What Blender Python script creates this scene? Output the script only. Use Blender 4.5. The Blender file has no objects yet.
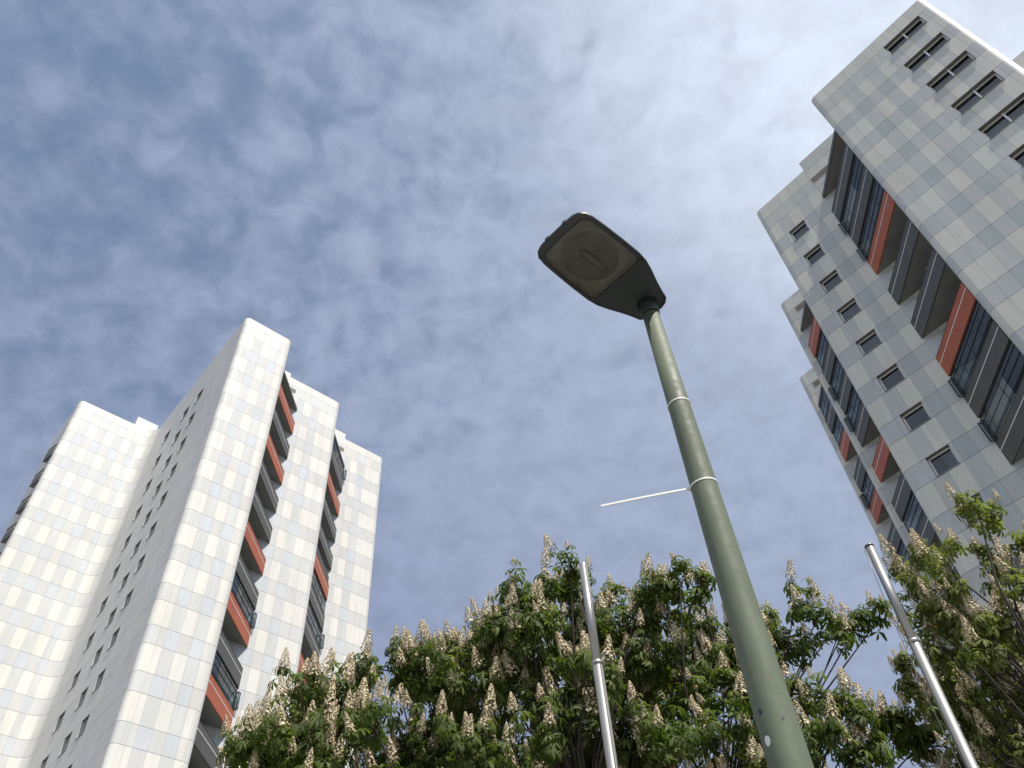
import bpy, math, random
import numpy as np
from mathutils import Vector, Matrix

S = bpy.context.scene
COL = S.collection
rad = math.radians

# ------------------------------------------------------------------ camera
CAM = np.array([0.0, 0.0, 1.6])
F_PX = 830.18
PITCH, ROLL, YAW = 0.861886, -0.083314, 0.799582
cp, sp = math.cos(PITCH), math.sin(PITCH)
cr, sr = math.cos(ROLL), math.sin(ROLL)
fwd = np.array([0, cp, sp]); r0 = np.array([1.0, 0, 0]); u0 = np.array([0, -sp, cp])
RIGHT = cr * r0 + sr * u0
UP = -sr * r0 + cr * u0
cam_d = bpy.data.cameras.new("camera")
cam = bpy.data.objects.new("camera", cam_d); COL.objects.link(cam)
m = Matrix(((RIGHT[0], UP[0], -fwd[0], CAM[0]), (RIGHT[1], UP[1], -fwd[1], CAM[1]),
            (RIGHT[2], UP[2], -fwd[2], CAM[2]), (0, 0, 0, 1)))
cam.matrix_world = m
cam_d.sensor_width = 36.0
cam_d.lens = F_PX / 1024 * 36.0
cam_d.clip_start = 0.05; cam_d.clip_end = 5000
S.camera = cam

# ------------------------------------------------------------------ sun, sky, exposure
SUN_EL, SUN_AZ = rad(58.9), rad(141.8)           # azimuth clockwise from +Y
SUN = np.array([math.cos(SUN_EL) * math.sin(SUN_AZ), math.cos(SUN_EL) * math.cos(SUN_AZ), math.sin(SUN_EL)])
sun_d = bpy.data.lights.new("sun", 'SUN'); sun_d.energy = 3.6; sun_d.angle = rad(0.6)
sun_d.color = (1.0, 0.955, 0.89)
sun = bpy.data.objects.new("sun", sun_d); COL.objects.link(sun)
sun.rotation_euler = Vector(SUN).to_track_quat('Z', 'Y').to_euler()
sun.location = (20, -30, 90)

S.view_settings.view_transform = 'Standard'
S.view_settings.look = 'None'
S.view_settings.gamma = 1.0
S.view_settings.use_curve_mapping = False
S.view_settings.exposure = 0.82
S.render.engine = 'CYCLES'
S.cycles.max_bounces = 8
S.cycles.transparent_max_bounces = 12

W = bpy.data.worlds.new("World"); S.world = W; W.use_nodes = True
nt = W.node_tree; nt.nodes.clear()
def nn(t, **kw):
    n = nt.nodes.new(t)
    for k, v in kw.items(): setattr(n, k, v)
    return n
def lk(a, b): nt.links.new(a, b)
out = nn('ShaderNodeOutputWorld'); bg = nn('ShaderNodeBackground'); lk(bg.outputs[0], out.inputs[0])
bg.inputs[1].default_value = 0.1
sky = nn('ShaderNodeTexSky', sky_type='NISHITA', sun_disc=False)
sky.sun_elevation = SUN_EL; sky.sun_rotation = SUN_AZ
sky.air_density = 1.0; sky.dust_density = 0.6; sky.ozone_density = 1.5
tc = nn('ShaderNodeTexCoord')
sep = nn('ShaderNodeSeparateXYZ'); lk(tc.outputs['Generated'], sep.inputs[0])
def mth(op, a, b=None, clamp=False):
    n = nn('ShaderNodeMath', operation=op); n.use_clamp = clamp
    for i, x in enumerate((a, b)):
        if x is None: continue
        if isinstance(x, (int, float)): n.inputs[i].default_value = x
        else: lk(x, n.inputs[i])
    return n.outputs[0]
zz = mth('MAXIMUM', sep.outputs[2], 0.02)
zz = mth('ADD', zz, 0.35)
px = mth('DIVIDE', sep.outputs[0], zz); py = mth('DIVIDE', sep.outputs[1], zz)
cmb = nn('ShaderNodeCombineXYZ'); lk(px, cmb.inputs[0]); lk(py, cmb.inputs[1])
def noise(scale, detail, rough, dist=0.0, off=(0, 0, 0)):
    mp = nn('ShaderNodeMapping'); mp.inputs['Location'].default_value = off
    lk(cmb.outputs[0], mp.inputs[0])
    n = nn('ShaderNodeTexNoise'); n.inputs['Scale'].default_value = scale
    n.inputs['Detail'].default_value = detail; n.inputs['Roughness'].default_value = rough
    n.inputs['Distortion'].default_value = dist
    lk(mp.outputs[0], n.inputs[0]); return n.outputs[0]
def ramp(x, stops, interp='LINEAR'):
    n = nn('ShaderNodeValToRGB'); e = n.color_ramp.elements; n.color_ramp.interpolation = interp
    while len(e) < len(stops): e.new(0.5)
    for el, (p, c) in zip(e, stops):
        el.position = p; el.color = c if isinstance(c, tuple) else (c, c, c, 1)
    lk(x, n.inputs[0]); return n.outputs[0]
# altocumulus: small mottled cells on a broader patchiness
fine = noise(24.0, 6.0, 0.60, 0.35, (3.1, 1.7, 0))
mid = noise(8.5, 5.0, 0.56, 0.35, (0.4, 5.2, 0))
broad = noise(1.9, 2.0, 0.5, 0.2, (7.3, 2.2, 0))
f1 = mth('MULTIPLY', fine, 0.50); f2 = mth('MULTIPLY', mid, 0.20); f3 = mth('MULTIPLY', broad, 0.17)
cov = mth('ADD', mth('ADD', f1, f2), f3)
# puffy cells with thin blue gaps between them
wob = nn('ShaderNodeTexNoise'); wob.inputs['Scale'].default_value = 12.0; wob.inputs['Detail'].default_value = 6.0; lk(cmb.outputs[0], wob.inputs[0])
wsc = nn('ShaderNodeVectorMath', operation='SCALE'); wsc.inputs['Scale'].default_value = 0.14; lk(wob.outputs['Color'], wsc.inputs[0])
wad = nn('ShaderNodeVectorMath', operation='ADD'); lk(cmb.outputs[0], wad.inputs[0]); lk(wsc.outputs[0], wad.inputs[1])
vor = nn('ShaderNodeTexVoronoi', feature='SMOOTH_F1'); vor.inputs['Scale'].default_value = 19.0; vor.inputs['Smoothness'].default_value = 0.22
lk(wad.outputs[0], vor.inputs[0])
puff = mth('SUBTRACT', 0.42, vor.outputs['Distance'])
cov = mth('ADD', cov, mth('ADD', mth('MULTIPLY', puff, 0.30), 0.285))
thin_d = nn('ShaderNodeVectorMath', operation='DOT_PRODUCT'); lk(tc.outputs['Generated'], thin_d.inputs[0]); thin_d.inputs[1].default_value = (-0.38, 0.33, 0.862)
cov = mth('SUBTRACT', cov, mth('MULTIPLY', ramp(thin_d.outputs['Value'], [(0.84, 0.0), (0.985, 1.0)]), 0.17))
# a denser bright veil lies to the right of the zenith, clearing to the left
B = np.array([0.44, 0.22, 0.87]); B /= np.linalg.norm(B)
dp = nn('ShaderNodeVectorMath', operation='DOT_PRODUCT'); lk(tc.outputs['Generated'], dp.inputs[0])
dp.inputs[1].default_value = tuple(B)
veil = ramp(dp.outputs['Value'], [(0.0, 0.0), (0.58, 0.0), (0.70, 0.16), (0.82, 0.30), (0.90, 0.46), (0.985, 1.0)])
hz = ramp(sep.outputs[2], [(0.0, 0.30), (0.45, 0.24), (0.74, 0.08), (0.88, 0.0)])
cov2 = mth('ADD', cov, mth('ADD', mth('MULTIPLY', veil, 0.22), hz))
dens = ramp(cov2, [(0.32, 0.36), (0.82, 1.0)], 'EASE')
# cloud radiance in the sky texture's own units
cl_b = ramp(veil, [(0.0, (1.66, 2.02, 2.92, 1)), (0.42, (2.25, 2.65, 3.52, 1)), (1.0, (4.15, 4.6, 5.4, 1))])
# inner shading of the cells so thick parts are a touch greyer
shade = ramp(fine, [(0.30, 0.90), (0.62, 1.06)])
clm = nn('ShaderNodeMixRGB', blend_type='MULTIPLY'); clm.inputs[0].default_value = 1.0
# extra brightness added to the unseen sky behind the camera, lights shaded walls
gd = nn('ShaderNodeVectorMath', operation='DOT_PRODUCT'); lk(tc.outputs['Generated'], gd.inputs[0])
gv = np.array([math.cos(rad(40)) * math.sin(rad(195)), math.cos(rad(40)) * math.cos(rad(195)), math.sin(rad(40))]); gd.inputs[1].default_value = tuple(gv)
fill_glow = ramp(gd.outputs['Value'], [(0.50, (0, 0, 0, 1)), (0.78, (1.2, 1.2, 1.15, 1)), (1.0, (2.8, 2.8, 2.6, 1))])
gad = nn('ShaderNodeMixRGB', blend_type='ADD'); gad.inputs[0].default_value = 1.0; lk(cl_b, gad.inputs[1]); lk(fill_glow, gad.inputs[2])
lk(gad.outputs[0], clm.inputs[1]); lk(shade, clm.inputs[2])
tint = nn('ShaderNodeMixRGB', blend_type='MULTIPLY'); tint.inputs[0].default_value = 1.0
lk(sky.outputs[0], tint.inputs[1]); tint.inputs[2].default_value = (0.66, 0.74, 0.72, 1)
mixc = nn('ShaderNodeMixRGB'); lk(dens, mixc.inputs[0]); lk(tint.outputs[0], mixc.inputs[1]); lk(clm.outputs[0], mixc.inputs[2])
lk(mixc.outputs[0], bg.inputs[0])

# ------------------------------------------------------------------ tower grid (plan axes of both high-rises)
UU = np.array([math.sin(YAW), math.cos(YAW), 0]); VV = np.array([-math.cos(YAW), math.sin(YAW), 0])
def P(u, v, z): return tuple(u * UU + v * VV + np.array([0, 0, z]))
def ray(x, y):
    d = (x - 512) * RIGHT - (y - 384) * UP + F_PX * fwd
    return d / np.linalg.norm(d)

# ------------------------------------------------------------------ materials
def mat(name, base, rough=0.6, metal=0.0, spec=0.5):
    mt = bpy.data.materials.new(name); mt.use_nodes = True
    b = mt.node_tree.nodes['Principled BSDF']
    b.inputs['Base Color'].default_value = (*base, 1); b.inputs['Roughness'].default_value = rough
    b.inputs['Metallic'].default_value = metal; b.inputs['Specular IOR Level'].default_value = spec
    return mt
class NT:
    def __init__(s, mt): s.t = mt.node_tree; s.b = s.t.nodes['Principled BSDF']
    def n(s, t, **kw):
        n = s.t.nodes.new(t)
        for k, v in kw.items(): setattr(n, k, v)
        return n
    def l(s, a, b): s.t.links.new(a, b)
    def m(s, op, a, b=None, clamp=False):
        n = s.n('ShaderNodeMath', operation=op); n.use_clamp = clamp
        for i, x in enumerate((a, b)):
            if x is None: continue
            if isinstance(x, (int, float)): n.inputs[i].default_value = x
            else: s.l(x, n.inputs[i])
        return n.outputs[0]
    def noise(s, scale, detail=3, rough=0.5, coord='Object', stretch=None):
        c = s.n('ShaderNodeTexCoord'); v = c.outputs[coord]
        if stretch:
            mp = s.n('ShaderNodeMapping'); mp.inputs['Scale'].default_value = stretch; s.l(v, mp.inputs[0]); v = mp.outputs[0]
        n = s.n('ShaderNodeTexNoise'); n.inputs['Scale'].default_value = scale; n.inputs['Detail'].default_value = detail
        n.inputs['Roughness'].default_value = rough; s.l(v, n.inputs[0]); return n.outputs[0]
    def ramp(s, x, stops):
        n = s.n('ShaderNodeValToRGB'); e = n.color_ramp.elements
        while len(e) < len(stops): e.new(0.5)
        for el, (p, c) in zip(e, stops): el.position = p; el.color = c if isinstance(c, tuple) else (c, c, c, 1)
        s.l(x, n.inputs[0]); return n.outputs[0]
    def mul(s, a, b):
        n = s.n('ShaderNodeMixRGB', blend_type='MULTIPLY'); n.inputs[0].default_value = 1.0
        for i, x in ((1, a), (2, b)):
            if isinstance(x, tuple): n.inputs[i].default_value = x
            else: s.l(x, n.inputs[i])
        return n.outputs[0]
def noisy(name, base, rough=0.6, scale=3.0, amt=0.2, metal=0.0, stretch=None, spec=0.5):
    mt = mat(name, base, rough, metal, spec); q = NT(mt)
    c = q.ramp(q.noise(scale, 5, 0.6, stretch=stretch), [(0.3, 1 - amt), (0.7, 1 + amt * 0.6)])
    q.l(q.mul((*base, 1), c), q.b.inputs['Base Color']); return mt

def panel_material():
    mt = mat('cladding_panel', (0.6, 0.6, 0.58), 0.55, spec=0.35); q = NT(mt)
    at = q.n('ShaderNodeVertexColor', layer_name='panel')
    a = q.n('ShaderNodeUVMap', uv_map='near'); b = q.n('ShaderNodeUVMap', uv_map='far')
    sa = q.n('ShaderNodeSeparateXYZ'); q.l(a.outputs[0], sa.inputs[0])
    sb = q.n('ShaderNodeSeparateXYZ'); q.l(b.outputs[0], sb.inputs[0])
    dx = q.m('MINIMUM', sa.outputs[0], sb.outputs[0]); dy = q.m('MINIMUM', sa.outputs[1], sb.outputs[1])
    jy = q.m('LESS_THAN', dy, 0.018); jx = q.m('LESS_THAN', dx, 0.009)
    j = q.m('MAXIMUM', q.m('MULTIPLY', jy, 0.62), q.m('MULTIPLY', jx, 0.45))
    # weather streaks below the joints and a little overall unevenness
    st = q.ramp(q.noise(2.2, 5, 0.65, stretch=(1.0, 1.0, 0.12)), [(0.35, 0.93), (0.65, 1.03)])
    un = q.ramp(q.noise(0.35, 4, 0.6), [(0.3, 0.95), (0.7, 1.03)])
    c = q.mul(q.mul(at.outputs[0], st), un)
    mx = q.n('ShaderNodeMixRGB'); q.l(j, mx.inputs[0]); q.l(c, mx.inputs[1]); mx.inputs[2].default_value = (0.10, 0.10, 0.10, 1)
    q.l(mx.outputs[0], q.b.inputs['Base Color'])
    return mt
def glass_material(name, tint, refl=0.12, rough=0.03):
    mt = bpy.data.materials.new(name); mt.use_nodes = True
    t = mt.node_tree; t.nodes.clear()
    o = t.nodes.new('ShaderNodeOutputMaterial'); mx = t.nodes.new('ShaderNodeMixShader')
    tr = t.nodes.new('ShaderNodeBsdfTransparent'); tr.inputs[0].default_value = (*tint, 1)
    gl = t.nodes.new('ShaderNodeBsdfGlossy'); gl.inputs[0].default_value = (0.9, 0.95, 1, 1); gl.inputs['Roughness'].default_value = rough
    fr = t.nodes.new('ShaderNodeLayerWeight'); fr.inputs[0].default_value = 0.5
    pw = t.nodes.new('ShaderNodeMath'); pw.operation = 'POWER'; pw.inputs[1].default_value = 4.5
    sc = t.nodes.new('ShaderNodeMath'); sc.operation = 'MULTIPLY'; sc.inputs[1].default_value = 0.75
    ad = t.nodes.new('ShaderNodeMath'); ad.operation = 'ADD'; ad.inputs[1].default_value = refl; ad.use_clamp = True
    t.links.new(fr.outputs['Facing'], pw.inputs[0]); t.links.new(pw.outputs[0], sc.inputs[0]); t.links.new(sc.outputs[0], ad.inputs[0]); t.links.new(ad.outputs[0], mx.inputs[0])
    t.links.new(tr.outputs[0], mx.inputs[1]); t.links.new(gl.outputs[0], mx.inputs[2]); t.links.new(mx.outputs[0], o.inputs[0])
    return mt
M = {}
M['panel'] = panel_material()
M['render'] = noisy('smooth_wall', (0.50, 0.505, 0.50), 0.6, 0.8, 0.12)
M['roof'] = noisy('roof_gravel', (0.35, 0.34, 0.33), 0.9, 2.0, 0.2)
M['cap'] = mat('parapet_cap', (0.62, 0.62, 0.60), 0.4, 0.0)
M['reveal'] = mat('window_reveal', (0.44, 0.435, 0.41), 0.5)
M['lintel_shade'] = mat('window_lintel_shade', (0.15, 0.14, 0.12), 0.7)  # shade under the window head, painted as a darker reveal colour
M['frame'] = mat('window_frame', (0.72, 0.73, 0.73), 0.4)
M['sill'] = mat('window_sill', (0.24, 0.25, 0.26), 0.4, 0.3)
M['pane'] = glass_material('window_glass', (0.30, 0.33, 0.36), 0.09)
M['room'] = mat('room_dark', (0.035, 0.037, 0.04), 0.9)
M['blind'] = mat('window_curtain', (0.42, 0.42, 0.40), 0.9)
M['red'] = noisy('red_parapet', (0.39, 0.092, 0.036), 0.5, 1.2, 0.14, stretch=(1, 1, 0.3))
M['grey'] = noisy('grey_parapet', (0.074, 0.074, 0.066), 0.5, 1.2, 0.16, stretch=(1, 1, 0.3))
M['trim'] = mat('parapet_trim', (0.78, 0.78, 0.76), 0.4, 0.0)
M['slab'] = noisy('balcony_concrete', (0.21, 0.212, 0.20), 0.85, 1.0, 0.2)
M['darkframe'] = mat('glazing_frame', (0.045, 0.05, 0.055), 0.4, 0.4)
M['glazing'] = glass_material('balcony_glass', (0.62, 0.70, 0.72), 0.07)
M['curtain'] = mat('balcony_curtain', (0.5, 0.46, 0.38), 0.9)
M['lampwhite'] = mat('ceiling_lamp_white', (0.75, 0.74, 0.68), 0.4)
M['vent'] = noisy('vent_slot', (0.20, 0.18, 0.15), 0.8, 3, 0.3)

# ------------------------------------------------------------------ mesh builder
class MB:
    def __init__(s): s.v = []; s.f = []; s.mi = []; s.smooth = []
    def quad(s, *pts, mi=0, smooth=False):
        i = len(s.v); s.v += [tuple(p) for p in pts]; s.f.append(tuple(range(i, i + len(pts)))); s.mi.append(mi); s.smooth.append(smooth)
    def prism(s, poly, z0, z1, tf=lambda x, y, z: (x, y, z), mi=0):
        n = len(poly); i = len(s.v)
        s.v += [tf(a, b, z0) for a, b in poly] + [tf(a, b, z1) for a, b in poly]
        s.f.append(tuple(i + k for k in range(n))[::-1]); s.f.append(tuple(i + n + k for k in range(n)))
        for k in range(n):
            k2 = (k + 1) % n; s.f.append((i + k, i + k2, i + n + k2, i + n + k))
        s.mi += [mi] * (n + 2); s.smooth += [False] * (n + 2)
    def box(s, c, ax, ay, az, mi=0):   # centre and half-axes
        c = np.array(c, float); ax, ay, az = (np.array(a, float) for a in (ax, ay, az)); i = len(s.v)
        for sx, sy, sz in ((-1, -1, -1), (1, -1, -1), (1, 1, -1), (-1, 1, -1), (-1, -1, 1), (1, -1, 1), (1, 1, 1), (-1, 1, 1)):
            s.v.append(tuple(c + sx * ax + sy * ay + sz * az))
        for f in ((3, 2, 1, 0), (4, 5, 6, 7), (0, 1, 5, 4), (1, 2, 6, 5), (2, 3, 7, 6), (3, 0, 4, 7)):
            s.f.append(tuple(i + k for k in f)); s.mi.append(mi); s.smooth.append(False)
    def bar(s, a, b, w, h, mi=0, up=(0, 0, 1)):
        a = np.array(a, float); b = np.array(b, float); d = b - a; L = np.linalg.norm(d); d = d / L
        upv = np.array(up, float); sd = np.cross(d, upv)
        if np.linalg.norm(sd) < 1e-4: sd = np.cross(d, np.array([1.0, 0, 0]))
        sd /= np.linalg.norm(sd); uv = np.cross(sd, d)
        s.box((a + b) / 2, d * L / 2, sd * w / 2, uv * h / 2, mi)
    def tube(s, pts, radii, seg=12, mi=0, cap=True, smooth=True):
        pts = [np.array(p, float) for p in pts]; base = len(s.v)
        ref = None
        for k, p in enumerate(pts):
            d = pts[min(k + 1, len(pts) - 1)] - pts[max(k - 1, 0)]; d = d / (np.linalg.norm(d) + 1e-9)
            if ref is None:
                ref = np.cross(d, [0, 0, 1.0]);
                if np.linalg.norm(ref) < 0.05: ref = np.cross(d, [1.0, 0, 0])
            ref = ref - d * (ref @ d); ref /= np.linalg.norm(ref); bn = np.cross(d, ref)
            for j in range(seg):
                a = 2 * math.pi * j / seg
                s.v.append(tuple(p + radii[k] * (math.cos(a) * ref + math.sin(a) * bn)))
        for k in range(len(pts) - 1):
            for j in range(seg):
                j2 = (j + 1) % seg; a = base + k * seg
                s.f.append((a + j, a + j2, a + seg + j2, a + seg + j)); s.mi.append(mi); s.smooth.append(smooth)
        if cap:
            s.f.append(tuple(base + j for j in range(seg))[::-1]); e = base + (len(pts) - 1) * seg
            s.f.append(tuple(e + j for j in range(seg))); s.mi += [mi, mi]; s.smooth += [False, False]
    def build(s, name, mats, parent=None):
        me = bpy.data.meshes.new(name); me.from_pydata(s.v, [], s.f)
        if not isinstance(mats, (list, tuple)): mats = [mats]
        for x in mats: me.materials.append(x)
        me.polygons.foreach_set('material_index', s.mi); me.polygons.foreach_set('use_smooth', s.smooth); me.update()
        o = bpy.data.objects.new(name, me); COL.objects.link(o)
        if parent is not None: o.parent = parent; 
        return o
def empty(name, label, cat, loc=(0, 0, 0), group=None):
    o = bpy.data.objects.new(name, None); COL.objects.link(o); o.location = loc; o.empty_display_size = 0.5
    o['label'] = label; o['category'] = cat
    if group: o['group'] = group
    return o

# ------------------------------------------------------------------ ground
g = MB(); g.quad((-900, -900, 0), (900, -900, 0), (900, 900, 0), (-900, 900, 0))
gm = noisy('ground_gravel', (0.165, 0.165, 0.14), 0.95, 0.6, 0.25)
go = g.build('ground', gm); go['kind'] = 'structure'
g = MB(); g.quad((-14, -14, 0.004), (14, -14, 0.004), (14, 5.2, 0.004), (-14, 5.2, 0.004))
pm = noisy('paving', (0.30, 0.29, 0.27), 0.9, 1.5, 0.2); q = NT(pm)
br = q.n('ShaderNodeTexBrick'); br.inputs['Scale'].default_value = 1.0
br.inputs['Color1'].default_value = (0.31, 0.30, 0.28, 1); br.inputs['Color2'].default_value = (0.26, 0.255, 0.24, 1); br.inputs['Mortar'].default_value = (0.12, 0.115, 0.1, 1)
br.inputs['Mortar Size'].default_value = 0.012; br.inputs['Brick Width'].default_value = 0.5; br.inputs['Row Height'].default_value = 0.5
tcn = q.n('ShaderNodeTexCoord'); q.l(tcn.outputs['Object'], br.inputs[0]); q.l(br.outputs[0], q.b.inputs['Base Color'])
go = g.build('pavement', pm); go['kind'] = 'structure'

# ------------------------------------------------------------------ the high-rises
class Walls(MB):
    """facade of cladding panels: each panel a strip of quads with its own colour and the distances to its edges"""
    def __init__(s): super().__init__(); s.col = []; s.near = []; s.far = []
    def cell(s, line, z0, z1, color):
        L = [0.0]
        for a, b in zip(line, line[1:]): L.append(L[-1] + math.hypot(b[0] - a[0], b[1] - a[1]))
        T = L[-1]
        for k in range(len(line) - 1):
            (ua, va), (ub, vb) = line[k], line[k + 1]
            s.quad(P(ua, va, z0), P(ub, vb, z0), P(ub, vb, z1), P(ua, va, z1), smooth=len(line) > 2)
            for (l, z) in ((L[k], z0), (L[k + 1], z0), (L[k + 1], z1), (L[k], z1)):
                s.near.append((l, z - z0)); s.far.append((T - l, z1 - z)); s.col.append((*color, 1))
    def build(s, name, parent):
        o = super().build(name, M['panel'], parent); me = o.data
        for nm, dat in (('near', s.near), ('far', s.far)):
            uv = me.uv_layers.new(name=nm); uv.data.foreach_set('uv', np.array(dat, np.float32).ravel())
        ca = me.color_attributes.new('panel', 'FLOAT_COLOR', 'CORNER'); ca.data.foreach_set('color', np.array(s.col, np.float32).ravel())
        return o
def arc(c, r, a0, a1, n=5):
    return [(c[0] + r * math.cos(rad(a0 + (a1 - a0) * k / n)), c[1] + r * math.sin(rad(a0 + (a1 - a0) * k / n))) for k in range(n + 1)]

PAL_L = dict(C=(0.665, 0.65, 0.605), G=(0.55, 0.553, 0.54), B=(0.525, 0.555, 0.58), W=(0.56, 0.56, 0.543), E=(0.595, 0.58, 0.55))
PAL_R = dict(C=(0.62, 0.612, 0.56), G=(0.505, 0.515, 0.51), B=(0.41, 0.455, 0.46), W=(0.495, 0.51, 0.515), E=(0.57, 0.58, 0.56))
PAL_S = dict(C=(0.64, 0.63, 0.60), G=(0.625, 0.615, 0.59), B=(0.60, 0.605, 0.60), W=(0.615, 0.61, 0.59), E=(0.63, 0.62, 0.595))
def jitter(rng, c, a=0.03):
    k = 1 + rng.uniform(-a, a); w = rng.uniform(-0.01, 0.01)
    return (c[0] * k * (1 + w), c[1] * k, c[2] * k * (1 - w))
def rows(zs, ztop, zlow=0.0):
    """short rows start at zs + 2.8 k and are 1.16 high, tall rows lie between"""
    r = []; k = math.floor((ztop - zs) / 2.8)
    z = zs + 2.8 * k
    while z + 1.16 > zlow:
        r.append(('S', max(z, zlow), z + 1.16)); 
        if z - 1.64 < z and z > zlow: r.append(('T', max(z - 1.64, zlow), z))
        z -= 2.8
    top = zs + 2.8 * k + 1.16
    if ztop - top > 0.05: r.insert(0, ('P', top, ztop))
    return r
def facade(wb, zs, ztop, tall, short, pal, rng, holes=lambda z: (), top_plain=1.2):
    """tall/short: lists of (line, code); holes: code 'H' marks a window slot"""
    for kind, z0, z1 in rows(zs, ztop):
        if z1 - z0 < 0.02: continue
        lst = tall if kind != 'S' else short
        for line, code in lst:
            if code == 'H':
                if z0 >= zs - 2.8 * 40 and holes(z0): continue
                code = 'G'
            if kind == 'P': code = 'C' if code in 'CG' else 'W'
            c = pal[code]
            if kind == 'P' or z0 > ztop - 3.2: c = tuple(0.6 * a + 0.4 * b for a, b in zip(c, pal['C']))
            wb.cell(line, z0, z1, jitter(rng, c))
def seg(bk, codes, fix, axis):
    """straight columns: breaks along u (axis 'u', v fixed) or along v (axis 'v', u fixed)"""
    pt = (lambda x: (x, fix)) if axis == 'u' else (lambda x: (fix, x))
    return [([pt(a), pt(b)], c) for a, b, c in zip(bk, bk[1:], codes)]

def window(root, origin, along, inward, w, h, z0, depth=0.28, mullions=1, post=0.0, curtain=0, rng=random):
    """a recessed window: reveals, frame, panes, sill; origin = plan (u,v) of the lower left corner seen from outside"""
    a = along[0] * UU + along[1] * VV; n = inward[0] * UU + inward[1] * VV; k = np.array([0, 0, 1.0])
    o = origin[0] * UU + origin[1] * VV + k * z0
    q = lambda x, d, z: tuple(o + a * x + n * d + k * z)
    b = MB()
    b.quad(q(0, 0, 0), q(0, depth, 0), q(0, depth, h), q(0, 0, h)); b.quad(q(w, 0, 0), q(w, 0, h), q(w, depth, h), q(w, depth, 0))
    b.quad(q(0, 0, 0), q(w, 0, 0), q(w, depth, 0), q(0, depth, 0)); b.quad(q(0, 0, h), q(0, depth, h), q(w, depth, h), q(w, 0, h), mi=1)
    win = b.build('window', [M['reveal'], M['lintel_shade']], root)
    f = MB(); t = 0.075; e = depth
    def fr(x0, x1, zl, zh): f.box(o + a * (x0 + x1) / 2 + n * (e - 0.03) + k * (zl + zh) / 2, a * (x1 - x0) / 2, n * 0.028, k * (zh - zl) / 2)
    fr(0.003, t, 0.003, h - 0.003); fr(w - t, w - 0.003, 0.003, h - 0.003); fr(t, w - t, 0.003, t + 0.05); fr(t, w - t, h - t, h - 0.003)
    if post > 0:
        f.box(o + a * w / 2 + n * (e * 0.76) + k * h / 2, a * post / 2, n * (e * 0.16), k * (h / 2 - 0.002), 0)
    else:
        for j in range(1, mullions): x = w * j / mullions; fr(x - 0.04, x + 0.04, t, h - t)
    f.build('frame', M['frame'], win)
    p = MB(); p.quad(q(t, e - 0.02, t), q(w - t, e - 0.02, t), q(w - t, e - 0.02, h - t), q(t, e - 0.02, h - t)); 
    # the room seen through the glass, with a drawn curtain or blind in some
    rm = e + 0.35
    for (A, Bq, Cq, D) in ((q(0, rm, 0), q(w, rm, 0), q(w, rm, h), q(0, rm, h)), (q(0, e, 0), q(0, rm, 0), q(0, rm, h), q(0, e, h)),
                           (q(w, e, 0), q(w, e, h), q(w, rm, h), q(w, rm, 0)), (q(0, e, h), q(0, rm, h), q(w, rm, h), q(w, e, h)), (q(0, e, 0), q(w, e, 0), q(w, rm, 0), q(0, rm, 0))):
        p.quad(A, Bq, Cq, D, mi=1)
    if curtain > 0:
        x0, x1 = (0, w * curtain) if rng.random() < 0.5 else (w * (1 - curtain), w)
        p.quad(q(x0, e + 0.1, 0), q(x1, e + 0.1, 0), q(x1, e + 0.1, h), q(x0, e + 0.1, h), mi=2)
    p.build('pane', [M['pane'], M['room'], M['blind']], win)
    sl = MB(); sl.box(o + a * w / 2 + n * (depth * 0.3) + k * 0.012, a * (w / 2 - 0.004), n * (depth * 0.3 + 0.05), k * 0.010)
    sl.build('sill', M['sill'], win)
    return win

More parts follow.
